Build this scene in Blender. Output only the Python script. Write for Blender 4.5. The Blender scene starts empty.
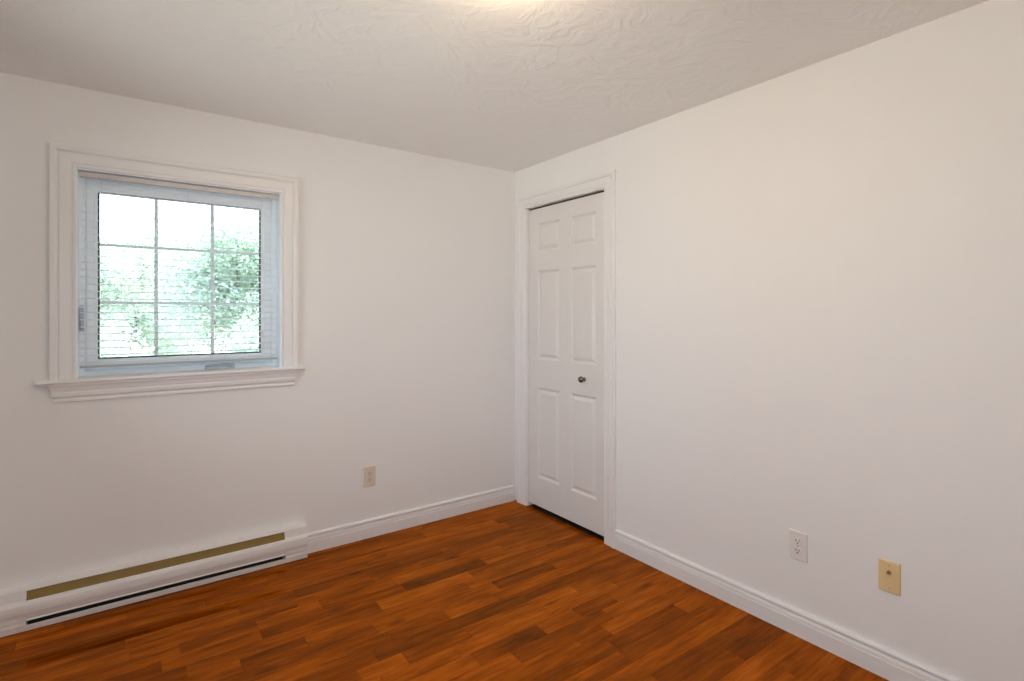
import bpy, bmesh, math, random
from mathutils import Vector, Matrix, Euler
S = bpy.context.scene
COL = S.collection
rnd = random.Random(7)
PI = math.pi

# ------------------------------------------------------------------ camera
cam = bpy.data.cameras.new('camera')
cam.sensor_fit = 'HORIZONTAL'; cam.sensor_width = 36.0
cam.lens = 530.475 / 1024 * 36.0
cam.shift_x = 0.0; cam.shift_y = (313.66 - 340.5) / 1024
cam.clip_start = 0.02; cam.clip_end = 200
camo = bpy.data.objects.new('camera', cam); COL.objects.link(camo)
camo.location = (-2.2555, -3.0598, 1.3321)
camo.rotation_euler = (PI / 2, 0, -math.radians(36.088))
S.camera = camo
# ------------------------------------------------------------------ view, world
S.view_settings.view_transform = 'Standard'; S.view_settings.look = 'None'
S.view_settings.gamma = 1.0; S.view_settings.use_curve_mapping = False
S.view_settings.exposure = 0.06
S.cycles.max_bounces = 14; S.cycles.diffuse_bounces = 8; S.cycles.glossy_bounces = 6
S.cycles.transmission_bounces = 8; S.cycles.transparent_max_bounces = 16
S.cycles.use_denoising = True
S.cycles.caustics_reflective = False; S.cycles.caustics_refractive = False
SKY_STRENGTH = 4.4
LAMP_STRENGTH = 42.0
SUN_STRENGTH = 38.0
LAMP_COLOR = (1.0, 0.74, 0.47)
w = bpy.data.worlds.new('overcast_sky'); S.world = w; w.use_nodes = True
nt = w.node_tree; nt.nodes.clear()
tc = nt.nodes.new('ShaderNodeTexCoord'); sp = nt.nodes.new('ShaderNodeSeparateXYZ')
rp = nt.nodes.new('ShaderNodeValToRGB'); bg = nt.nodes.new('ShaderNodeBackground'); wo = nt.nodes.new('ShaderNodeOutputWorld')
nt.links.new(tc.outputs['Generated'], sp.inputs[0]); nt.links.new(sp.outputs['Z'], rp.inputs[0])
rp.color_ramp.elements[0].position = 0.0; rp.color_ramp.elements[0].color = (0.82, 0.89, 1.0, 1)
rp.color_ramp.elements[1].position = 0.8; rp.color_ramp.elements[1].color = (0.72, 0.80, 1.0, 1)
bg.inputs['Strength'].default_value = SKY_STRENGTH
nt.links.new(rp.outputs[0], bg.inputs['Color']); nt.links.new(bg.outputs[0], wo.inputs[0])
sl = bpy.data.lights.new('sun', 'SUN'); sl.energy = SUN_STRENGTH; sl.angle = math.radians(2); sl.color = (1.0, 0.95, 0.89)
so = bpy.data.objects.new('sun', sl); COL.objects.link(so); so.location = (6, -8, 12)
so.rotation_euler = Vector((-0.55, 0.06, -1.0)).to_track_quat('-Z', 'Y').to_euler()
# daylight portal in the window opening (guides the sky's light, gives none of its own)
pl = bpy.data.lights.new('window_portal', 'AREA'); pl.shape = 'RECTANGLE'; pl.size = 0.86; pl.size_y = 0.94
pl.cycles.is_portal = True
po = bpy.data.objects.new('window_portal', pl); COL.objects.link(po)
po.location = (-2.0045, 0.17, 1.5155); po.rotation_euler = (-PI / 2, 0, 0)

pl2 = bpy.data.lights.new('window_portal', 'AREA'); pl2.shape = 'RECTANGLE'; pl2.size = 2.1; pl2.size_y = 1.28  # portal in the added left-wall window
pl2.cycles.is_portal = True
po2 = bpy.data.objects.new('window_portal', pl2); COL.objects.link(po2)
po2.location = (-3.09, -1.5, 1.44); po2.rotation_euler = (PI / 2, 0, -PI / 2)

pl3 = bpy.data.lights.new('window_portal', 'AREA'); pl3.shape = 'RECTANGLE'; pl3.size = 1.2; pl3.size_y = 1.28  # portal in the added window behind the camera
pl3.cycles.is_portal = True
po3 = bpy.data.objects.new('window_portal', pl3); COL.objects.link(po3)
po3.location = (-2.1, -3.64, 1.44); po3.rotation_euler = (PI / 2, 0, 0)

# ------------------------------------------------------------------ materials
def srgb(r, g, b):
    f = lambda c: (c / 255 / 12.92) if c / 255 <= 0.04045 else ((c / 255 + 0.055) / 1.055) ** 2.4
    return (f(r), f(g), f(b), 1)
def mat(name, color, rough=0.5, metal=0.0, bump=None, var=0.03, spec=0.5, vscale=6.0, coat=0.0, trans=0.0):
    m = bpy.data.materials.new(name); m.use_nodes = True
    n = m.node_tree; p = n.nodes['Principled BSDF']; L = n.links.new
    tc = n.nodes.new('ShaderNodeTexCoord')
    nz = n.nodes.new('ShaderNodeTexNoise'); nz.inputs['Scale'].default_value = vscale; nz.inputs['Detail'].default_value = 3
    L(tc.outputs['Object'], nz.inputs['Vector'])
    mr = n.nodes.new('ShaderNodeMapRange'); mr.inputs['To Min'].default_value = 1 - var; mr.inputs['To Max'].default_value = 1 + var
    L(nz.outputs[0], mr.inputs['Value'])
    mx = n.nodes.new('ShaderNodeVectorMath'); mx.operation = 'SCALE'; mx.inputs[0].default_value = color[:3]
    L(mr.outputs[0], mx.inputs['Scale']); L(mx.outputs[0], p.inputs['Base Color'])
    p.inputs['Roughness'].default_value = rough; p.inputs['Metallic'].default_value = metal
    p.inputs['Specular IOR Level'].default_value = spec; p.inputs['Coat Weight'].default_value = coat
    if bump:
        b = n.nodes.new('ShaderNodeBump'); b.inputs['Strength'].default_value = bump[1]; b.inputs['Distance'].default_value = bump[2]
        z = n.nodes.new('ShaderNodeTexNoise'); z.inputs['Scale'].default_value = bump[0]; z.inputs['Detail'].default_value = 4
        L(tc.outputs['Object'], z.inputs['Vector']); L(z.outputs[0], b.inputs['Height']); L(b.outputs[0], p.inputs['Normal'])
    return m
M = {}
M['wall'] = mat('matte_white_wall_paint', (0.86, 0.85, 0.845, 1), 0.7, bump=(140, 0.12, 0.002), var=0.008, vscale=2, spec=0.25)
M['trim'] = mat('semigloss_white_trim_paint', (0.83, 0.815, 0.81, 1), 0.35, var=0.01)
M['door'] = mat('satin_white_door_paint', (0.77, 0.745, 0.725, 1), 0.42, bump=(60, 0.1, 0.001), var=0.01)
M['vinyl'] = mat('white_window_vinyl', (0.88, 0.94, 0.99, 1), 0.35, var=0.01)
M['gasket'] = mat('dark_glazing_gasket', (0.03, 0.04, 0.05, 1), 0.6)
M['grille'] = mat('grey_white_grille_bar', (0.70, 0.80, 0.86, 1), 0.45, var=0.01)
M['heater'] = mat('white_enamelled_steel', (0.82, 0.80, 0.78, 1), 0.38, var=0.015)
M['heater_in'] = mat('dark_heater_cavity', (0.03, 0.022, 0.015, 1), 0.7)
M['deflector'] = mat('dull_olive_brass_deflector', (0.30, 0.20, 0.045, 1), 0.5, metal=0.0, var=0.12, vscale=30)
M['fin'] = mat('aluminium_fins', (0.45, 0.40, 0.30, 1), 0.4, metal=0.8)
M['plate_white'] = mat('white_cover_plastic', (0.80, 0.77, 0.75, 1), 0.35, var=0.01)
M['plate_beige'] = mat('light_beige_cover_plastic', (0.74, 0.66, 0.56, 1), 0.4, var=0.01)
M['plate_yellow'] = mat('almond_yellow_cover_plastic', (0.80, 0.61, 0.32, 1), 0.35, var=0.02)
M['dark'] = mat('dark_slot_and_door_gap_shade', (0.02, 0.015, 0.012, 1), 0.6)
M['screw'] = mat('painted_screw', (0.5, 0.46, 0.42, 1), 0.35, metal=0.3)
M['brass'] = mat('brass_connector', (0.35, 0.24, 0.12, 1), 0.35, metal=0.9)
M['nickel'] = mat('brushed_pewter_metal', (0.20, 0.165, 0.13, 1), 0.25, metal=1.0)
M['track'] = mat('dark_bronze_track', (0.045, 0.03, 0.02, 1), 0.5)
M['bark'] = mat('grey_brown_bark', (0.12, 0.09, 0.06, 1), 0.9, bump=(12, 0.6, 0.03), var=0.3)
M['closet'] = mat('closet_paint', (0.5, 0.48, 0.46, 1), 0.7)
M['cord'] = mat('white_blind_cord', (0.75, 0.76, 0.78, 1), 0.7)
M['lever'] = mat('grey_white_hardware', (0.50, 0.55, 0.62, 1), 0.35)
M['grass'] = mat('lawn', (0.36, 0.35, 0.32, 1), 0.9, bump=(40, 0.6, 0.05), var=0.35, vscale=3)
def leaf_mat(name, col):
    m = mat(name, col, 0.55, var=0.35, vscale=1.6)
    n = m.node_tree; p = n.nodes['Principled BSDF']; o = n.nodes['Material Output']
    t = n.nodes.new('ShaderNodeBsdfTranslucent'); t.inputs[0].default_value = (col[0] * 1.3, col[1] * 1.4, col[2], 1)
    mx = n.nodes.new('ShaderNodeMixShader'); mx.inputs[0].default_value = 0.4
    n.links.new(p.outputs[0], mx.inputs[1]); n.links.new(t.outputs[0], mx.inputs[2]); n.links.new(mx.outputs[0], o.inputs[0])
    return m
M['leaf_a'] = leaf_mat('green_foliage', (0.32, 0.41, 0.395, 1))
M['leaf_b'] = leaf_mat('pale_green_foliage', (0.36, 0.455, 0.43, 1))
def slat_mat():
    m = mat('white_blind_slat', (0.93, 0.94, 0.95, 1), 0.4, var=0.01)
    n = m.node_tree; p = n.nodes['Principled BSDF']; o = n.nodes['Material Output']
    t = n.nodes.new('ShaderNodeBsdfTranslucent'); t.inputs[0].default_value = (0.93, 0.95, 0.97, 1)
    mx = n.nodes.new('ShaderNodeMixShader'); mx.inputs[0].default_value = 0.5
    n.links.new(p.outputs[0], mx.inputs[1]); n.links.new(t.outputs[0], mx.inputs[2]); n.links.new(mx.outputs[0], o.inputs[0])
    return m
M['slat'] = slat_mat()
def glass_mat():
    m = bpy.data.materials.new('clear_window_glass'); m.use_nodes = True; n = m.node_tree; n.nodes.clear()
    o = n.nodes.new('ShaderNodeOutputMaterial'); t = n.nodes.new('ShaderNodeBsdfTransparent'); g = n.nodes.new('ShaderNodeBsdfGlossy')
    t.inputs[0].default_value = (0.95, 0.985, 0.975, 1); g.inputs['Roughness'].default_value = 0.02
    f = n.nodes.new('ShaderNodeFresnel'); f.inputs[0].default_value = 1.45; mx = n.nodes.new('ShaderNodeMixShader')
    n.links.new(f.outputs[0], mx.inputs[0]); n.links.new(t.outputs[0], mx.inputs[1]); n.links.new(g.outputs[0], mx.inputs[2]); n.links.new(mx.outputs[0], o.inputs[0])
    return m
M['glass'] = glass_mat()
def lamp_mat():
    m = bpy.data.materials.new('lit_lamp_glass'); m.use_nodes = True; n = m.node_tree; n.nodes.clear()
    o = n.nodes.new('ShaderNodeOutputMaterial'); e = n.nodes.new('ShaderNodeEmission')
    e.inputs[0].default_value = (*LAMP_COLOR, 1); e.inputs[1].default_value = LAMP_STRENGTH
    n.links.new(e.outputs[0], o.inputs[0]); return m
M['lamp'] = lamp_mat()
def ceiling_mat():
    m = bpy.data.materials.new('swirl_textured_ceiling'); m.use_nodes = True; n = m.node_tree; p = n.nodes['Principled BSDF']; L = n.links.new
    p.inputs['Base Color'].default_value = (0.90, 0.895, 0.89, 1); p.inputs['Roughness'].default_value = 0.8; p.inputs['Specular IOR Level'].default_value = 0.2
    tc = n.nodes.new('ShaderNodeTexCoord')
    wn = n.nodes.new('ShaderNodeTexNoise'); wn.inputs['Scale'].default_value = 2.6; wn.inputs['Detail'].default_value = 2
    L(tc.outputs['Object'], wn.inputs['Vector'])
    ad = n.nodes.new('ShaderNodeVectorMath'); ad.operation = 'MULTIPLY_ADD'; ad.inputs[1].default_value = (0.9, 0.9, 0.9)
    L(wn.outputs['Color'], ad.inputs[0]); L(tc.outputs['Object'], ad.inputs[2])
    mp = n.nodes.new('ShaderNodeMapping'); mp.inputs['Scale'].default_value = (7.0, 13.0, 5.0); mp.inputs['Rotation'].default_value = (0, 0, 0.5)
    L(ad.outputs[0], mp.inputs['Vector'])
    z = n.nodes.new('ShaderNodeTexNoise'); z.inputs['Scale'].default_value = 1.0; z.inputs['Detail'].default_value = 5; z.inputs['Roughness'].default_value = 0.55
    L(mp.outputs[0], z.inputs['Vector'])
    r = n.nodes.new('ShaderNodeValToRGB'); r.color_ramp.elements[0].position = 0.42; r.color_ramp.elements[1].position = 0.62
    L(z.outputs[0], r.inputs[0])
    b = n.nodes.new('ShaderNodeBump'); b.inputs['Strength'].default_value = 0.36; b.inputs['Distance'].default_value = 0.0042
    L(r.outputs[0], b.inputs['Height']); L(b.outputs[0], p.inputs['Normal'])
    return m
M['ceiling'] = ceiling_mat()
def floor_mat():
    m = bpy.data.materials.new('varnished_hardwood_planks'); m.use_nodes = True; n = m.node_tree; p = n.nodes['Principled BSDF']; L = n.links.new
    N = n.nodes.new
    tc = N('ShaderNodeTexCoord'); at = N('ShaderNodeAttribute'); at.attribute_name = 'plank'
    sep = N('ShaderNodeSeparateColor'); L(at.outputs['Color'], sep.inputs[0])
    # per-plank offset so that the grain does not run across seams
    off = N('ShaderNodeCombineXYZ')
    k = N('ShaderNodeMath'); k.operation = 'MULTIPLY'; k.inputs[1].default_value = 37.0; L(sep.outputs[1], k.inputs[0]); L(k.outputs[0], off.inputs[2]); L(k.outputs[0], off.inputs[0])
    v = N('ShaderNodeVectorMath'); v.operation = 'ADD'; L(tc.outputs['Object'], v.inputs[0]); L(off.outputs[0], v.inputs[1])
    mp = N('ShaderNodeMapping'); mp.inputs['Scale'].default_value = (5.0, 48.0, 1.0); L(v.outputs[0], mp.inputs['Vector'])
    g = N('ShaderNodeTexNoise'); g.inputs['Scale'].default_value = 1.0; g.inputs['Detail'].default_value = 6; g.inputs['Roughness'].default_value = 0.6; g.inputs['Distortion'].default_value = 0.4
    L(mp.outputs[0], g.inputs['Vector'])
    mp2 = N('ShaderNodeMapping'); mp2.inputs['Scale'].default_value = (2.2, 7.0, 1.0); L(v.outputs[0], mp2.inputs['Vector'])
    g2 = N('ShaderNodeTexNoise'); g2.inputs['Scale'].default_value = 1.0; g2.inputs['Detail'].default_value = 3; L(mp2.outputs[0], g2.inputs['Vector'])
    # tone = plank tone + grain + mottling
    a1 = N('ShaderNodeMath'); a1.operation = 'MULTIPLY_ADD'; a1.inputs[1].default_value = 0.95; L(g.outputs[0], a1.inputs[0]); L(sep.outputs[0], a1.inputs[2])
    a2 = N('ShaderNodeMath'); a2.operation = 'MULTIPLY_ADD'; a2.inputs[1].default_value = 1.0; L(g2.outputs[0], a2.inputs[0]); L(a1.outputs[0], a2.inputs[2])
    sb = N('ShaderNodeMath'); sb.operation = 'SUBTRACT'; sb.inputs[1].default_value = 0.985; L(a2.outputs[0], sb.inputs[0])
    r = N('ShaderNodeValToRGB'); e = r.color_ramp.elements
    e[0].position = 0.0; e[0].color = FLOOR_RAMP[0]
    e[1].position = 1.0; e[1].color = FLOOR_RAMP[3]
    x = e.new(0.35); x.color = FLOOR_RAMP[1]; x = e.new(0.65); x.color = FLOOR_RAMP[2]
    L(sb.outputs[0], r.inputs[0])
    # small dark red knots and mineral streaks
    mp3 = N('ShaderNodeMapping'); mp3.inputs['Scale'].default_value = (2.6, 6.5, 1.0); L(v.outputs[0], mp3.inputs['Vector'])
    vo = N('ShaderNodeTexVoronoi'); vo.inputs['Scale'].default_value = 1.0; L(mp3.outputs[0], vo.inputs['Vector'])
    kn = N('ShaderNodeMapRange'); kn.inputs['From Min'].default_value = 0.05; kn.inputs['From Max'].default_value = 0.16; kn.inputs['To Min'].default_value = 0.75; kn.inputs['To Max'].default_value = 0.0
    L(vo.outputs['Distance'], kn.inputs['Value'])
    mx = N('ShaderNodeMix'); mx.data_type = 'RGBA'; L(kn.outputs[0], mx.inputs[0]); L(r.outputs[0], mx.inputs[6]); mx.inputs[7].default_value = (0.07, 0.012, 0.004, 1)
    L(mx.outputs[2], p.inputs['Base Color'])
    p.inputs['Specular IOR Level'].default_value = 0.0; p.inputs['Roughness'].default_value = 0.8
    gl = N('ShaderNodeBsdfGlossy'); gl.inputs['Color'].default_value = (1.0, 0.48, 0.17, 1); gl.inputs['Roughness'].default_value = 0.075   # amber varnish
    fr = N('ShaderNodeFresnel'); fr.inputs[0].default_value = 1.5
    ms = N('ShaderNodeMixShader'); L(fr.outputs[0], ms.inputs[0]); L(p.outputs[0], ms.inputs[1]); L(gl.outputs[0], ms.inputs[2]); L(ms.outputs[0], n.nodes['Material Output'].inputs[0])
    return m
FLOOR_RAMP = [(0.090, 0.018, 0.0008, 1), (0.205, 0.041, 0.0010, 1), (0.35, 0.076, 0.0020, 1), (0.55, 0.155, 0.014, 1)]
M['floor'] = floor_mat()

# ------------------------------------------------------------------ helpers
def link(name, bm, m, parent=None, kind=None, smooth=False, recalc=True):
    if recalc: bmesh.ops.recalc_face_normals(bm, faces=bm.faces)
    me = bpy.data.meshes.new(name); bm.to_mesh(me); bm.free()
    if smooth:
        for f in me.polygons: f.use_smooth = True
    ms = m if isinstance(m, (list, tuple)) else [m]
    for q in ms: me.materials.append(q)
    o = bpy.data.objects.new(name, me); COL.objects.link(o)
    if parent is not None: o.parent = parent
    if kind: o['kind'] = kind
    return o
def empty(name, loc, label=None, cat=None, kind=None, group=None, rz=0):
    o = bpy.data.objects.new(name, None); COL.objects.link(o); o.location = loc; o.rotation_euler = (0, 0, rz); o.empty_display_size = 0.1
    if label: o['label'] = label
    if cat: o['category'] = cat
    if kind: o['kind'] = kind
    if group: o['group'] = group
    return o
def box(bm, x0, x1, y0, y1, z0, z1, bev=0.0):
    t = bmesh.new()
    bmesh.ops.create_cube(t, size=1.0)
    for v in t.verts:
        v.co = Vector(((x0 + x1) / 2 + v.co.x * abs(x1 - x0), (y0 + y1) / 2 + v.co.y * abs(y1 - y0), (z0 + z1) / 2 + v.co.z * abs(z1 - z0)))
    if bev: bmesh.ops.bevel(t, geom=list(t.edges), offset=bev, segments=2, affect='EDGES', profile=0.6)
    me = bpy.data.meshes.new('t'); t.to_mesh(me); t.free(); bm.from_mesh(me); bpy.data.meshes.remove(me)
def BM(): return bmesh.new()
def lathe(bm, prof, n=24, M4=Matrix.Identity(4)):
    rings = []
    for r, z in prof:
        rings.append([bm.verts.new(M4 @ Vector((r * math.cos(2 * PI * i / n), r * math.sin(2 * PI * i / n), z))) for i in range(n)])
    for a, b in zip(rings, rings[1:]):
        for i in range(n):
            bm.faces.new((a[i], a[(i + 1) % n], b[(i + 1) % n], b[i]))
    bm.faces.new(rings[0]); bm.faces.new(rings[-1])
def sweep(bm, path, offs, prof, to3):
    """path: 2D corners on the wall; offs: mitred outward offsets; prof: closed (w, t); to3(a, z, t) -> 3D"""
    rings = []
    for (a, z), (oa, oz) in zip(path, offs):
        rings.append([bm.verts.new(to3(a + oa * w_, z + oz * w_, t)) for w_, t in prof])
    k = len(prof)
    for r0, r1 in zip(rings, rings[1:]):
        for i in range(k): bm.faces.new((r0[i], r0[(i + 1) % k], r1[(i + 1) % k], r1[i]))
    bm.faces.new(rings[0]); bm.faces.new(list(reversed(rings[-1])))
def extrude_profile(bm, prof, p0, p1, to3):
    """prof: closed list (d, z); swept straight from p0 to p1 (scalars along the wall)"""
    a = [bm.verts.new(to3(p0, d, z)) for d, z in prof]; b = [bm.verts.new(to3(p1, d, z)) for d, z in prof]
    k = len(prof)
    for i in range(k): bm.faces.new((a[i], a[(i + 1) % k], b[(i + 1) % k], b[i]))
    bm.faces.new(a); bm.faces.new(list(reversed(b)))
def tube(bm, pts, r, n=8):
    rings = []
    for i, p in enumerate(pts):
        p = Vector(p); d = (Vector(pts[min(i + 1, len(pts) - 1)]) - Vector(pts[max(i - 1, 0)])).normalized()
        u = d.orthogonal().normalized(); v = d.cross(u)
        if i and rings:
            u0 = rings[-1][0].co - Vector(pts[i - 1]); u = (u0 - d * u0.dot(d)).normalized(); v = d.cross(u)
        rr = r[i] if isinstance(r, (list, tuple)) else r
        rings.append([bm.verts.new(p + (u * math.cos(2 * PI * k / n) + v * math.sin(2 * PI * k / n)) * rr) for k in range(n)])
    for a, b in zip(rings, rings[1:]):
        for k in range(n): bm.faces.new((a[k], a[(k + 1) % n], b[(k + 1) % n], b[k]))
    bm.faces.new(rings[0]); bm.faces.new(rings[-1])

# ------------------------------------------------------------------ room shell
H = 2.345; XL = -2.95; YF = -3.5; T = 0.20
WX0, WX1, WZ0, WZ1 = -2.433, -1.576, 1.030, 1.983        # window opening
DY0, DY1, DZ = -0.144, -0.886, 2.062                     # closet door opening (between casings)
bm = BM()
box(bm, XL - 0.12, WX0, 0, T, -0.1, H); box(bm, WX1, 0.0, 0, T, -0.1, H)
box(bm, WX0, WX1, 0, T, -0.1, WZ0); box(bm, WX0, WX1, 0, T, WZ1, H)
link('wall_back', bm, M['wall'], kind='structure')
bm = BM()
box(bm, 0, 0.11, DY0, T, -0.1, H); box(bm, 0, 0.11, YF - 0.12, DY1, -0.1, H); box(bm, 0, 0.11, DY1, DY0, DZ, H)
link('wall_right', bm, M['wall'], kind='structure')
VY0, VY1, VZ0, VZ1 = -2.55, -0.45, 0.80, 2.08               # unseen window added for daylight fill, in the left wall beside the camera
bm = BM()
box(bm, XL - 0.12, XL, YF, VY0, -0.1, H); box(bm, XL - 0.12, XL, VY1, 0, -0.1, H); box(bm, XL - 0.12, XL, VY0, VY1, -0.1, VZ0); box(bm, XL - 0.12, XL, VY0, VY1, VZ1, H)
link('wall_left', bm, M['wall'], kind='structure')
UX0, UX1 = -2.70, -1.50                                     # unseen window added for its light, in the wall behind the camera
bm = BM()
box(bm, XL - 0.12, UX0, YF - 0.12, YF, -0.1, H); box(bm, UX1, 0, YF - 0.12, YF, -0.1, H); box(bm, UX0, UX1, YF - 0.12, YF, -0.1, VZ0); box(bm, UX0, UX1, YF - 0.12, YF, VZ1, H)
link('wall_front', bm, M['wall'], kind='structure')
bm = BM(); box(bm, XL - 0.12, 0.11, YF - 0.12, T, H, H + 0.12); link('ceiling', bm, M['ceiling'], kind='structure')
bm = BM()
box(bm, 0.70, 0.76, -1.3, 0.1, -0.1, 2.3); box(bm, 0.11, 0.70, 0.04, 0.1, -0.1, 2.3); box(bm, 0.11, 0.70, -1.3, -1.24, -0.1, 2.3)
box(bm, 0.11, 0.76, -1.3, 0.1, 2.24, 2.3)
link('wall_closet', bm, M['closet'], kind='structure')
bm = BM(); box(bm, 0.0115, 0.70, -1.24, 0.04, -0.02, -0.0005); link('floor_closet', bm, M['dark'], kind='structure')  # near-black colour stands in for the shade in the gap under the door

# ------------------------------------------------------------------ floor planks
PW = 0.0825; Y0 = -0.0455
fixed = {3: [(-2.95, -1.876, .22)], 4: [(-1.84, -1.60, .25), (-0.82, -0.32, .2)], 5: [(-2.6, -2.24, .62), (-2.24, -1.62, .5)],
         6: [(-2.9, -2.08, .62), (-2.08, -1.80, .35)], 7: [(-1.80, -1.16, .28), (-1.16, -0.70, .14)], 8: [(-1.32, -0.83, .75), (-0.83, -0.3, .4)],
         9: [(-1.90, -1.66, .26), (-1.66, -0.9, .62)], 10: [(-0.79, -0.43, .16)], 12: [(-1.47, -0.74, .10), (-0.74, 0.0, .18)],
         13: [(-1.56, -1.38, .85), (-1.38, -1.1, .3), (-1.1, -0.5, .55)], 14: [(-1.5, -1.2, .4), (-1.2, -0.72, .6)], 15: [(-0.63, -0.41, .28)], 17: [(-0.77, -0.62, .25)],
         18: [(-1.05, -0.83, .22), (-0.67, -0.23, .2)], 22: [(-0.33, 0.0, .25)]}
bm = BM(); cl = bm.verts.layers.float_color.new('plank')
XE = 0.011
def plank(x0, x1, y0, y1, tone):
    i = 0.0007; zb = -0.0012
    c = (tone, rnd.random(), rnd.random(), 1)
    lo = [bm.verts.new(q) for q in ((x0, y0, zb), (x1, y0, zb), (x1, y1, zb), (x0, y1, zb))]
    hi = [bm.verts.new(q) for q in ((x0 + i, y0 + i, 0), (x1 - i, y0 + i, 0), (x1 - i, y1 - i, 0), (x0 + i, y1 - i, 0))]
    for v in lo + hi: v[cl] = c
    bm.faces.new(hi)
    for k in range(4): bm.faces.new((lo[k], lo[(k + 1) % 4], hi[(k + 1) % 4], hi[k]))
for row in range(-1, 43):
    y1 = Y0 - PW * row; y0 = y1 - PW
    y1 = min(y1, 0.03)
    if y0 < YF: y0 = YF
    if y1 <= YF: break
    segs = sorted(fixed.get(row, [])); x = XL - rnd.uniform(0, 0.5)
    cuts = []
    def fill(a, b):
        a = max(a, XL)
        while b - a > 0.02:
            ln = rnd.uniform(0.25, 1.0)
            if b - a - ln < 0.2: ln = b - a
            cuts.append((a, a + ln, min(0.9, max(0.1, rnd.gauss(0.46, 0.09))))); a += ln
    pos = XL
    for (a, b, t) in [(a_, b_, 0.46 + (t_ - 0.46) * 0.68) for a_, b_, t_ in segs]:
        if a > pos + 0.02: fill(pos, a)
        cuts.append((max(a, pos), b, t)); pos = b
    fill(pos, XE)
    for a, b, t in cuts: plank(a, b, y0, y1, t)
fo = link('floor', bm, M['floor'], kind='structure', recalc=True)
bm = BM(); box(bm, XL - 0.12, 0.76, YF - 0.12, T, -0.14, -0.0125 + 0.011); link('floor_subfloor', bm, M['closet'], kind='structure')

# ------------------------------------------------------------------ baseboards
BB = [(0, 0), (0.0150, 0), (0.0150, 0.062), (0.0130, 0.0635), (0.0125, 0.0655), (0.0132, 0.0700), (0.0120, 0.0780), (0.0095, 0.0835), (0.0060, 0.0860), (0.0060, 0.0895), (0.0135, 0.0915), (0.0145, 0.0950), (0.0140, 0.1000), (0.011, 0.1055), (0.004, 0.1095), (0, 0.1095)]
onback = lambda s, d, z: (s, -d, z)
onright = lambda s, d, z: (-d, s, z)
for nm, a, b, f in (('baseboard_back', -1.4515, -0.0145, onback), ('baseboard_right', -0.9735, YF, onright)):
    bm = BM(); extrude_profile(bm, BB, a, b, f); link(nm, bm, M['trim'], kind='structure')
bm = BM(); extrude_profile(bm, BB, YF, -0.075, lambda s, d, z: (XL + d, s, z)); link('baseboard_left', bm, M['trim'], kind='structure')
bm = BM(); extrude_profile(bm, BB, XL + 0.0145, -0.0145, lambda s, d, z: (s, YF + d, z)); link('baseboard_front', bm, M['trim'], kind='structure')

# ------------------------------------------------------------------ casing profile shared by window and door
def casing_prof(W):
    k = W / 0.095
    pts = [(0, 0), (0, 0.010), (0.003, 0.0125), (0.010, 0.0125), (0.013, 0.0095), (0.018, 0.0095), (0.021, 0.0125), (0.034, 0.014), (0.052, 0.0150),
           (0.058, 0.0150), (0.061, 0.0115), (0.065, 0.0115), (0.069, 0.017), (0.074, 0.020), (0.089, 0.020), (0.095, 0.016), (0.095, 0)]
    return [(a * k, b) for a, b in pts]

# ------------------------------------------------------------------ closet door
door = empty('door_1', (0, (DY0 + DY1) / 2, 0), kind='structure')
def world_child(o): o.matrix_parent_inverse = o.parent.matrix_basis.inverted(); return o
bm = BM()
sweep(bm, [(DY0, 0), (DY0, DZ), (DY1, DZ), (DY1, 0)], [(1.14, 0), (1.14, 1), (-1, 1), (-1, 0)], casing_prof(0.087), lambda a, z, t: (-t, a, z))
world_child(link('door_casing', bm, M['trim'], door))
bm = BM()   # jamb lining
jt = 0.012
box(bm, 0.0, 0.11, DY0 - 0.0055, DY0 + 0.001, 0, DZ); box(bm, 0.0, 0.11, DY1 - 0.001, DY1 + 0.003, 0, DZ); box(bm, 0.0, 0.11, DY1, DY0, DZ - 0.003, DZ + 0.001)
world_child(link('door_jamb', bm, M['trim'], door))
bm = BM(); box(bm, 0.022, 0.046, DY1 + 0.006, DY0 - 0.008, 2.041, 2.0585)
world_child(link('bifold_track', bm, M['track'], door))
def leaf(y_hi, y_lo, pl, pr):
    """one bifold leaf, its room face at x = 0.010; y_hi is the edge nearer the corner"""
    X = 0.010; TH = 0.032; zb, zt = 0.027, 2.045
    bm = BM()
    P = lambda y, z, d: bm.verts.new((X + d, y, z))
    def quad(a, b, c, d): bm.faces.new((a, b, c, d))
    def rect(y0, y1, z0, z1, d=0):
        quad(P(y0, z0, d), P(y1, z0, d), P(y1, z1, d), P(y0, z1, d))
    panels = [(0.221, 0.832), (1.023, 1.622), (1.752, 1.943)]
    pa, pb = pl, pr                       # panel edges, pa nearer the corner
    rect(y_hi, pa, zb, zt); rect(pb, y_lo, zb, zt)
    zs = zb
    for z0, z1 in panels:
        rect(pa, pb, zs, z0); zs = z1
        rings = []
        for ins, dep in ((0, 0), (0.003, 0.0025), (0.010, 0.0115), (0.017, 0.0125), (0.034, 0.0030), (0.038, 0.0015)):
            rings.append([P(pa - ins, z0 + ins, dep), P(pb + ins, z0 + ins, dep), P(pb + ins, z1 - ins, dep), P(pa - ins, z1 - ins, dep)])
        for a, b in zip(rings, rings[1:]):
            for i in range(4): quad(a[i], a[(i + 1) % 4], b[(i + 1) % 4], b[i])
        bm.faces.new(rings[-1])
    rect(pa, pb, zs, zt)
    B = [(X, y_hi), (X + TH, y_hi), (X + TH, y_lo), (X, y_lo)]
    for (x0, a), (x1, b) in zip(B, B[1:]):
        quad(*[bm.verts.new(q) for q in ((x0, a, zb), (x1, b, zb), (x1, b, zt), (x0, a, zt))])
    for z in (zb, zt): bm.faces.new([bm.verts.new((x, y, z)) for x, y in B])
    bmesh.ops.remove_doubles(bm, verts=bm.verts, dist=0.0002)
    return bm
seam = -0.516
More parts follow.
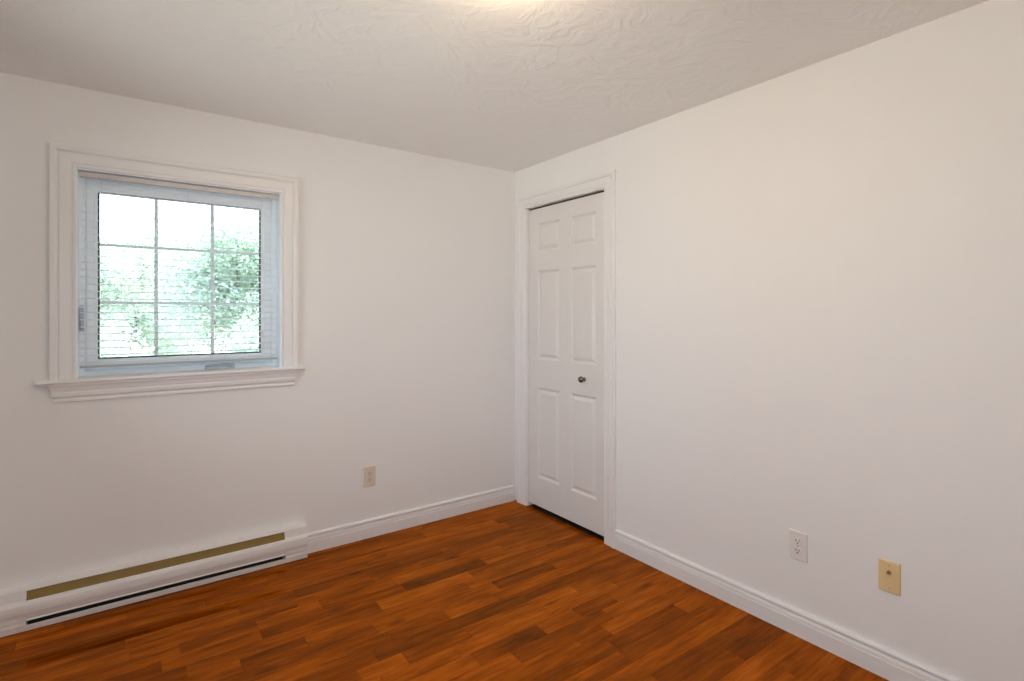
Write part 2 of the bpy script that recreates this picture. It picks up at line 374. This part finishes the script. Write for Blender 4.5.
l1 = world_child(link('door_leaf', leaf(DY0 - 0.008, seam + 0.0003, -0.248, -0.470), M['door'], door))
l2 = world_child(link('door_leaf', leaf(seam - 0.0003, DY1 + 0.0045, -0.577, -0.802), M['door'], door))
bm = BM()
lathe(bm, [(0.0, 0), (0.012, 0.0005), (0.012, 0.003), (0.009, 0.006), (0.0065, 0.009), (0.0065, 0.018), (0.012, 0.019), (0.0175, 0.024), (0.0195, 0.031), (0.0180, 0.038), (0.0125, 0.0425), (0.006, 0.0445), (0.0, 0.045)][1:-1], 28,
      Matrix.Translation((0.0102, -0.704, 0.932)) @ Matrix.Rotation(-PI / 2, 4, 'Y'))
kb = link('door_knob', bm, M['nickel'], l2, smooth=True); kb['label'] = 'small round pewter knob'
kb.matrix_parent_inverse = (l2.matrix_parent_inverse @ l2.matrix_basis).inverted() if False else Matrix.Identity(4)
kb.matrix_parent_inverse = (door.matrix_basis @ l2.matrix_parent_inverse @ l2.matrix_basis).inverted()

# ------------------------------------------------------------------ window
win = empty('window_1', ((WX0 + WX1) / 2, 0, 1.045), kind='structure')
SZ = 1.044            # top of the stool
bm = BM()
sweep(bm, [(WX0, SZ), (WX0, WZ1), (WX1, WZ1), (WX1, SZ)], [(-1, 0), (-1, 1), (1, 1), (1, 0)], casing_prof(0.093), lambda a, z, t: (a, -t, z))
world_child(link('window_casing', bm, M['trim'], win))
bm = BM()   # stool with rounded nose
prof = [(-0.10, SZ), (0.030, SZ), (0.037, SZ - 0.002), (0.041, SZ - 0.007), (0.041, SZ - 0.014), (0.037, SZ - 0.0185), (0.030, SZ - 0.0205), (-0.10, SZ - 0.0205)]
def to_stool(s, d, z): return (s, -d, z)
pr_in = [(d, z) for d, z in prof]
extrude_profile(bm, pr_in, WX0 + 0.0005, WX1 - 0.0005, to_stool)
horn = [(0.0, SZ)] + prof[1:-1] + [(0.0, SZ - 0.0205)]
extrude_profile(bm, horn, -2.566, WX0 + 0.0005, to_stool); extrude_profile(bm, horn, WX1 - 0.0005, -1.456, to_stool)
world_child(link('window_stool', bm, M['trim'], win))
bm = BM()   # moulded apron under the stool
ap = [(0, 1.0235), (0.032, 1.0235), (0.032, 1.017), (0.027, 1.012), (0.0235, 1.003), (0.022, 0.994), (0.018, 0.992), (0.018, 0.986), (0.0205, 0.983), (0.019, 0.968), (0.014, 0.962), (0.0105, 0.960), (0.0105, 0.955), (0.0135, 0.952), (0.0135, 0.944), (0.010, 0.940), (0, 0.940)]
# returned (mitred) ends: the profile is carried round the corners
L0, L1 = -2.497, -1.522
ra = [[bm.verts.new((L0 - d, 0, z)) for d, z in ap], [bm.verts.new((L0 - d, -d, z)) for d, z in ap], [bm.verts.new((L1 + d, -d, z)) for d, z in ap], [bm.verts.new((L1 + d, 0, z)) for d, z in ap]]
for r0, r1 in zip(ra, ra[1:]):
    for i in range(len(ap)): 
        j = (i + 1) % len(ap)
        try: bm.faces.new((r0[i], r0[j], r1[j], r1[i]))
        except ValueError: pass
world_child(link('window_apron', bm, M['trim'], win))
# jamb lining (shallow vinyl return) and the casement frame
FY = 0.085          # room face of the fixed frame
bm = BM()
box(bm, WX0 - 0.001, WX0 + 0.004, 0.0, 0.17, SZ, WZ1); box(bm, WX1 - 0.004, WX1 + 0.001, 0.0, 0.17, SZ, WZ1); box(bm, WX0, WX1, 0.0, 0.17, WZ1 - 0.004, WZ1 + 0.001)
world_child(link('window_jamb', bm, M['vinyl'], win))
wr = [(WX0 + 0.004, SZ), (WX0 + 0.004, WZ1 - 0.004), (WX1 - 0.004, WZ1 - 0.004), (WX1 - 0.004, SZ), (WX0 + 0.004, SZ)]
wo_ = [(1, 1), (1, -1), (-1, -1), (-1, 1), (1, 1)]
bm = BM()
fp = [(0, 0), (0.018, 0), (0.022, -0.004), (0.026, -0.010), (0.026, -0.075), (0, -0.075)]
sweep(bm, wr, wo_, fp, lambda a, z, t: (a, FY - t, z))
world_child(link('window_frame', bm, M['vinyl'], win))
GX0, GX1, GZ0, GZ1 = -2.360, -1.656, 1.118, 1.905
bm = BM()
def sash_ring(bm, outer, inner, ya, yb, bev):
    (ox0, ox1, oz0, oz1), (ix0, ix1, iz0, iz1) = outer, inner
    R = lambda x0, x1, z0, z1, y: [bm.verts.new(q) for q in ((x0, y, z0), (x1, y, z0), (x1, y, z1), (x0, y, z1))]
    seq = [R(ox0, ox1, oz0, oz1, yb), R(ox0, ox1, oz0, oz1, ya + bev), R(ox0 + bev, ox1 - bev, oz0 + bev, oz1 - bev, ya),
           R(ix0 - 0.014, ix1 + 0.014, iz0 - 0.014, iz1 + 0.014, ya), R(ix0 - 0.010, ix1 + 0.010, iz0 - 0.010, iz1 + 0.010, ya + 0.007), R(ix0, ix1, iz0, iz1, ya + 0.010), R(ix0, ix1, iz0, iz1, yb)]
    seq.append(seq[0])
    for a, b in zip(seq, seq[1:]):
        for i in range(4): bm.faces.new((a[i], a[(i + 1) % 4], b[(i + 1) % 4], b[i]))
sash_ring(bm, (WX0 + 0.031, WX1 - 0.031, SZ + 0.029, WZ1 - 0.031), (GX0, GX1, GZ0, GZ1), FY + 0.004, FY + 0.055, 0.003)
sash = world_child(link('window_sash', bm, M['vinyl'], win))
bm = BM(); g = 0.0072
for a in ((GX0, GX0 + g, GZ0, GZ1), (GX1 - g, GX1, GZ0, GZ1), (GX0 + g, GX1 - g, GZ0, GZ0 + g), (GX0 + g, GX1 - g, GZ1 - g, GZ1)):
    box(bm, a[0], a[1], FY + 0.016, FY + 0.024, a[2], a[3])
world_child(link('glazing_gasket', bm, M['gasket'], win))
bm = BM(); box(bm, GX0 + 0.001, GX1 - 0.001, FY + 0.0245, FY + 0.0285, GZ0 + 0.001, GZ1 - 0.001); world_child(link('window_glass', bm, M['glass'], win))
bm = BM()
for x in (-2.132, -1.888): box(bm, x - 0.008, x + 0.008, FY + 0.0170, FY + 0.0235, GZ0 + 0.006, GZ1 - 0.006, 0.0015)
for z in (1.6575, 1.3845): box(bm, GX0 + 0.006, GX1 - 0.006, FY + 0.0173, FY + 0.0232, z - 0.0065, z + 0.0065, 0.0015)
world_child(link('window_grille', bm, M['grille'], win))
bm = BM()   # sash lock lever on the left stile of the frame
box(bm, -2.426, -2.409, FY - 0.012, FY, 1.25, 1.36, 0.003); box(bm, -2.4225, -2.4125, FY - 0.022, FY - 0.012, 1.262, 1.335, 0.003)
lv = world_child(link('sash_lock', bm, M['lever'], win)); lv['label'] = 'grey lock lever'
bm = BM()   # folded crank operator on the frame bottom
box(bm, -1.925, -1.79, FY - 0.030, FY + 0.0, SZ + 0.0, SZ + 0.012, 0.003)
tube(bm, [(-1.80, FY - 0.022, SZ + 0.018), (-1.84, FY - 0.026, SZ + 0.024), (-1.90, FY - 0.026, SZ + 0.022), (-1.925, FY - 0.026, SZ + 0.018)], 0.0055)
lathe(bm, [(0.009, 0), (0.011, 0.004), (0.011, 0.012), (0.006, 0.016)], 16, Matrix.Translation((-1.80, FY - 0.022, SZ + 0.011)))
ck = world_child(link('crank_handle', bm, M['lever'], win)); ck['label'] = 'folded grey crank handle'

# ------------------------------------------------------------------ two unseen windows added beside and behind the camera for daylight fill
def added_window(name, root, a0, a1, z0, z1, to3, outline):
    wn = empty(name, root, kind='structure'); C4 = [(a0, z0), (a0, z1), (a1, z1), (a1, z0), (a0, z0)]
    bm = BM(); sweep(bm, C4, [(-1, -1), (-1, 1), (1, 1), (1, -1), (-1, -1)], casing_prof(0.093), lambda a, z, t: to3(a, z, t))
    world_child(link('window_casing', bm, M['trim'], wn))
    bm = BM(); sweep(bm, C4, [(1, 1), (1, -1), (-1, -1), (-1, 1), (1, 1)], [(0, 0), (0.045, 0), (0.05, 0.005), (0.05, 0.045), (0, 0.045)], lambda a, z, t: to3(a, z, -0.05 - t))
    am = (a0 + a1) / 2; p = to3(am - 0.02, z0 + 0.046, -0.06); q = to3(am + 0.02, z1 - 0.046, -0.085)
    box(bm, min(p[0], q[0]), max(p[0], q[0]), min(p[1], q[1]), max(p[1], q[1]), p[2], q[2])
    world_child(link('window_frame', bm, M['vinyl'], wn))
    bm = BM(); p = to3(a0 + 0.046, z0 + 0.046, -0.09); q = to3(a1 - 0.046, z1 - 0.046, -0.094)
    box(bm, min(p[0], q[0]), max(p[0], q[0]), min(p[1], q[1]), max(p[1], q[1]), p[2], q[2])
    world_child(link('window_glass', bm, M['glass'], wn))
added_window('added_window_2', (XL, (VY0 + VY1) / 2, VZ0), VY0, VY1, VZ0, VZ1, lambda a, z, t: (XL + t, a, z), None)
added_window('added_window_3', ((UX0 + UX1) / 2, YF, VZ0), UX0, UX1, VZ0, VZ1, lambda a, z, t: (a, YF + t, z), None)

# ------------------------------------------------------------------ venetian blind
BX0, BX1 = -2.424, -1.585
blind = empty('venetian_blind', ((BX0 + BX1) / 2, 0.04, WZ1 - 0.01), 'white horizontal slatted blind lowered inside the window opening, slats turned open', 'blind')
PB = lambda o: world_child(o)
bm = BM(); box(bm, BX0, BX1, 0.022, 0.052, WZ1 - 0.030, WZ1 - 0.0075, 0.0015)
hr = PB(link('headrail', bm, mat('headrail_enamel', (0.66, 0.63, 0.60, 1), 0.4), blind))
bm = BM()
for x in (-2.345, -2.318): box(bm, x - 0.006, x + 0.006, 0.016, 0.022, WZ1 - 0.036, WZ1 - 0.026, 0.001)
PB(link('cord_lock', bm, M['lever'], blind))
bm = BM()
pitch = 0.0325; zt = WZ1 - 0.062; nsl = 0; z = zt; SW = 0.0125; YC = 0.037
while z > 1.108:
    tl = 0.16
    rows = []
    for k in range(5):
        u = -1 + k / 2; yy = YC + u * SW; zz = z + (1 - u * u) * 0.0022 + u * SW * math.sin(tl)
        rows.append([bm.verts.new((x, yy, zz + dz)) for x in (BX0 + 0.002, BX1 - 0.002) for dz in (0, 0.0006)])
    for a, b in zip(rows, rows[1:]):
        bm.faces.new((a[1], b[1], b[3], a[3])); bm.faces.new((a[0], a[2], b[2], b[0])); bm.faces.new((a[0], b[0], b[1], a[1])); bm.faces.new((a[2], a[3], b[3], b[2]))
    bm.faces.new((rows[0][0], rows[0][1], rows[0][3], rows[0][2])); bm.faces.new((rows[-1][0], rows[-1][2], rows[-1][3], rows[-1][1]))
    z -= pitch
PB(link('slats', bm, M['slat'], blind))
bm = BM(); box(bm, BX0 + 0.001, BX1 - 0.001, YC - 0.0125, YC + 0.0125, 1.085, 1.0955, 0.003)
PB(link('bottom_rail', bm, mat('bottom_rail_backlit_shade', (0.42, 0.47, 0.48, 1), 0.45), blind))  # grey-teal base colour carries the shade of a backlit rail
for x in (-2.343, -2.003, -1.663):
    bm = BM()
    for yy in (YC - 0.0138, YC + 0.0138): tube(bm, [(x, yy, 1.09), (x, yy, 1.5), (x, yy, WZ1 - 0.03)], 0.0006, 5)
    z = zt
    while z > 1.108:
        tube(bm, [(x, YC - 0.0138, z - 0.001), (x, YC, z - 0.0008), (x, YC + 0.0138, z - 0.001)], 0.0004, 4); z -= pitch
    PB(link('ladder_cord', bm, M['cord'], blind))

# ------------------------------------------------------------------ baseboard heater
HX0, HX1 = -2.707, -1.452
ht = empty('baseboard_heater', ((HX0 + HX1) / 2, -0.03, 0), 'long white electric baseboard heater along the floor under the window', 'heater')
SX0, SX1 = -2.592, -1.566
ex = lambda s, d, z: (s, -d, z)
bm = BM()   # back, sloping top cover and toe plate
extrude_profile(bm, [(0.0005, 0.006), (0.004, 0.006), (0.004, 0.1670), (0.030, 0.1665), (0.050, 0.1640), (0.0515, 0.1650), (0.0505, 0.1675), (0.030, 0.1705), (0.004, 0.1725), (0.0005, 0.1725)], HX0, HX1, ex)
extrude_profile(bm, [(0.004, 0.001), (0.061, 0.001), (0.0635, 0.003), (0.0655, 0.026), (0.0635, 0.027), (0.0615, 0.005), (0.004, 0.004)], HX0 + 0.002, HX1 - 0.002, ex)
box(bm, HX0 + 0.002, HX1 - 0.002, -0.004, -0.0005, 0.0, 0.01)
PH = world_child
PH(link('housing', bm, M['heater'], ht))
bm = BM()   # front panel between the slots
extrude_profile(bm, [(0.0545, 0.1250), (0.0560, 0.1250), (0.0620, 0.120), (0.0670, 0.109), (0.0692, 0.095), (0.0690, 0.080), (0.0655, 0.064), (0.0625, 0.050), (0.0645, 0.0465), (0.0645, 0.0440), (0.0600, 0.0440), (0.0600, 0.050), (0.0635, 0.064), (0.0670, 0.080), (0.0675, 0.095), (0.0650, 0.108), (0.0603, 0.118), (0.0545, 0.1235)], HX0 + 0.002, HX1 - 0.002, ex)
PH(link('front_panel', bm, M['heater'], ht))
for a, b in ((HX0, SX0), (SX1, HX1)):
    bm = BM()
    extrude_profile(bm, [(0.004, 0.002), (0.062, 0.002), (0.0665, 0.028), (0.0645, 0.040), (0.0658, 0.0465), (0.0665, 0.064), (0.0700, 0.080), (0.0706, 0.095), (0.0685, 0.112), (0.0635, 0.122), (0.0568, 0.131), (0.0480, 0.1625), (0.0475, 0.1640), (0.004, 0.1665)], a, b, ex)
    PH(link('end_cap', bm, M['heater'], ht))
bm = BM()
extrude_profile(bm, [(0.034, 0.1655), (0.0355, 0.1655), (0.0475, 0.110), (0.0460, 0.110)], SX0, SX1, ex)
PH(link('deflector', bm, M['deflector'], ht))['label'] = 'olive brass air deflector inside the long upper slot'
bm = BM()
tube(bm, [(SX0, -0.032, 0.075), (SX1, -0.032, 0.075)], 0.006, 8)
for i in range(90):
    x = SX0 + 0.02 + (SX1 - SX0 - 0.04) * i / 89
    box(bm, x - 0.0004, x + 0.0004, -0.053, -0.012, 0.050, 0.100)
PH(link('heating_element', bm, M['fin'], ht))
bm = BM(); extrude_profile(bm, [(0.0042, 0.0045), (0.058, 0.0048), (0.058, 0.0058), (0.005, 0.0055), (0.005, 0.165), (0.0042, 0.165)], SX0, SX1, ex)
PH(link('cavity_liner', bm, M['heater_in'], ht))['label'] = 'dark inner liner'

# ------------------------------------------------------------------ wall plates (local: x right, z up, +y into the wall)
def plate_frame(loc, on, name, label, cat):
    # on: 'back' -> faces -Y ; 'right' -> faces -X
    return empty(name, loc, label, cat, rz=0 if on == 'back' else -PI / 2)
def cover(bm, w_, h_):
    d = 0.0055; b = 0.004
    R = lambda x, z, y: [bm.verts.new(q) for q in ((-x, y, -z), (x, y, -z), (x, y, z), (-x, y, z))]
    s = [R(w_ / 2, h_ / 2, 0), R(w_ / 2, h_ / 2, -0.0015), R(w_ / 2 - b * .5, h_ / 2 - b * .5, -d * .82), R(w_ / 2 - b, h_ / 2 - b, -d)]
    for a, c in zip(s, s[1:]):
        for i in range(4): bm.faces.new((a[i], a[(i + 1) % 4], c[(i + 1) % 4], c[i]))
    bm.faces.new(s[-1]); bm.faces.new(s[0])
RY = Matrix.Rotation(PI / 2, 4, 'X')     # lathe axis z -> -y
def screw(parent, z):
    bm = BM(); lathe(bm, [(0.0035, -0.0004), (0.0035, 0.0006), (0.0025, 0.0013)], 14, Matrix.Translation((0, -0.0055, z)) @ RY)
    box(bm, -0.0025, 0.0025, -0.0072, -0.0066, z - 0.0004, z + 0.0004)
    return link('screw', bm, M['screw'], parent)
def outlet(loc, on, label, m):
    t = plate_frame(loc, on, 'electrical_outlet', label, 'outlet')
    bm = BM(); cover(bm, 0.075, 0.1195); link('cover_plate', bm, m, t)
    for s in (1, -1):
        zc = s * 0.0195
        bm = BM(); n = 28; ring = []
        for i in range(n):
            a = 2 * PI * i / n; x = 0.0172 * math.cos(a); z = 0.0172 * math.sin(a)
            z = max(-0.0142, min(0.0142, z)); ring.append((x, z))
        a_ = [bm.verts.new((x, -0.0054, zc + z)) for x, z in ring]; b_ = [bm.verts.new((x, -0.0078, zc + z)) for x, z in ring]; c_ = [bm.verts.new((x * .94, -0.0084, zc + z * .94)) for x, z in ring]
        for p_, q_ in ((a_, b_), (b_, c_)):
            for i in range(n): bm.faces.new((p_[i], p_[(i + 1) % n], q_[(i + 1) % n], q_[i]))
        bm.faces.new(c_); bm.faces.new(a_)
        rc = link('receptacle', bm, m, t)
        bm = BM()
        box(bm, -0.0078, -0.0050, -0.0087, -0.0080, zc - 0.001, zc + 0.0078); box(bm, 0.0050, 0.0078, -0.0087, -0.0080, zc - 0.000, zc + 0.0072)
        lathe(bm, [(0.0030, 0.0), (0.0030, 0.0007)], 12, Matrix.Translation((0, -0.0080, zc - 0.0068)) @ RY)
        link('socket_slots', bm, M['dark'], rc)['label'] = 'dark blade slots and round ground hole'
    screw(t, 0)
    return t
outlet((-1.0775, 0, 0.361), 'back', 'pale beige double electrical outlet on the window wall, above the white baseboard', M['plate_beige'])
outlet((0, -1.982, 0.370), 'right', 'white double electrical outlet low on the right wall, beside the yellow plate', M['plate_white'])
t = plate_frame((0, -2.3065, 0.372), 'right', 'cable_wall_plate', 'almond yellow cable jack plate low on the right wall', 'wall plate')
bm = BM(); cover(bm, 0.070, 0.1145); link('cover_plate', bm, M['plate_yellow'], t)
bm = BM()
lathe(bm, [(0.0072, 0.0), (0.0072, 0.002), (0.0050, 0.0022), (0.0050, 0.009), (0.0042, 0.0098)], 6, Matrix.Translation((0, -0.0054, 0.017)) @ RY)
lathe(bm, [(0.0046, 0.002), (0.0046, 0.0105), (0.0035, 0.011)], 20, Matrix.Translation((0, -0.0054, 0.017)) @ RY)
jk = link('coaxial_jack', bm, M['brass'], t); jk['label'] = 'dark metal cable connector'
screw(t, 0.0415); screw(t, -0.0415)

# ------------------------------------------------------------------ ceiling lamp (just above the frame of the photograph)
lamp = empty('ceiling_light', (-1.395, -1.880, H), 'round flush ceiling light with a lit frosted dome', 'ceiling light')
bm = BM(); lathe(bm, [(0.165, 0), (0.168, -0.004), (0.165, -0.014), (0.150, -0.016)], 40); link('lamp_base', bm, M['trim'], lamp, smooth=True)
bm = BM(); lathe(bm, [(0.148, -0.012)] + [(0.150 * math.cos(a), -0.016 - 0.075 * math.sin(a)) for a in [PI / 2 * i / 10 for i in range(10)]], 40); link('lamp_shade', bm, M['lamp'], lamp, smooth=True)
bm = BM(); lathe(bm, [(0.010, -0.0905), (0.010, -0.096), (0.005, -0.102)], 16); link('finial', bm, M['nickel'], lamp, smooth=True)

# ------------------------------------------------------------------ garden outside
bm = BM()
n = 24
gv = [[bm.verts.new((-24 + 44 * i / n, -14 + 56 * j / n, -0.70 + 0.12 * math.sin(i * 1.1 + j * .7))) for j in range(n + 1)] for i in range(n + 1)]
for i in range(n):
    for j in range(n): bm.faces.new((gv[i][j], gv[i + 1][j], gv[i + 1][j + 1], gv[i][j + 1]))
link('lawn_ground', bm, M['grass'], kind='structure')
def tree(name, label, cat, loc, hgt, crown_r, crown_z, n_leaf, leaf, seed, m, trunk_r=0.1, blobs=9):
    r = random.Random(seed)
    t = empty(name, loc, label, cat)
    bm = BM()
    tube(bm, [(0, 0, -0.2), (0.05, 0.02, hgt * .35), (-0.03, 0.04, hgt * .65), (0.02, 0, hgt * .92)], [trunk_r, trunk_r * .75, trunk_r * .5, trunk_r * .15], 10)
    tips = []
    for k in range(blobs):
        a = 2 * PI * k / blobs + r.uniform(-.4, .4); z0 = hgt * r.uniform(.25, .6)
        e = Vector((math.cos(a) * crown_r * r.uniform(.4, .75), math.sin(a) * crown_r * r.uniform(.4, .75), crown_z + crown_r * 1.0 * r.uniform(-.75, .8)))
        tube(bm, [(0, 0.02, z0), tuple(e * .5 + Vector((0, 0, z0 * .5))), tuple(e)], [trunk_r * .4, trunk_r * .25, trunk_r * .08], 6)
        tips.append((e, crown_r * r.uniform(.32, .55)))
    tips.append((Vector((0, 0, crown_z + crown_r * .5)), crown_r * .55)); tips.append((Vector((0, 0, crown_z - crown_r * .2)), crown_r * .6))
    link('trunk', bm, M['bark'], t)
    bm = BM()
    for i in range(n_leaf):
        c, rad = tips[r.randrange(len(tips))]
        d = Vector((r.gauss(0, 1), r.gauss(0, 1), r.gauss(0, .8))).normalized() * rad * r.random() ** .45
        p = c + d; s = leaf * r.uniform(.6, 1.3)
        e = Euler((r.uniform(0, 6.3), r.uniform(0, 6.3), r.uniform(0, 6.3))).to_matrix()
        vs = [bm.verts.new(p + e @ Vector(q)) for q in ((0, -s, 0), (s * .45, 0, s * .12), (0, s, 0), (-s * .45, 0, s * .12))]
        bm.faces.new(vs)
    link('foliage', bm, m, t, recalc=False)
    return t
tree('leafy_tree', 'broad leafy green tree outside, seen through the middle and right panes', 'tree', (-0.6, 7.6, -0.55), 3.6, 1.3, 2.1, 17000, 0.050, 3, M['leaf_a'], .09)
tree('leafy_tree', 'paler leafy tree outside, seen through the left panes', 'tree', (-2.9, 10.0, -0.55), 3.4, 1.3, 2.0, 14000, 0.055, 5, M['leaf_b'], .08)
tree('garden_shrub', 'low pale green shrub outside at the lower left of the window', 'shrub', (-2.4, 6.0, -0.55), 1.5, .80, .95, 9000, 0.040, 9, M['leaf_b'], .04)
tree('garden_shrub', 'low green shrub outside at the foot of the broad tree', 'shrub', (-0.95, 4.7, -0.55), 1.6, .78, .95, 9000, 0.040, 11, M['leaf_a'], .04)
tree('leafy_tree', 'tall distant tree outside, right of and behind the broad leafy tree', 'tree', (1.3, 13.5, -0.55), 5.5, 2.1, 3.0, 16000, 0.075, 15, M['leaf_b'], .12)
tree('leafy_tree', 'distant pale tree outside, showing between the two nearer trees', 'tree', (-2.1, 17.0, -0.55), 4.6, 2.2, 2.3, 16000, 0.08, 21, M['leaf_b'], .12)
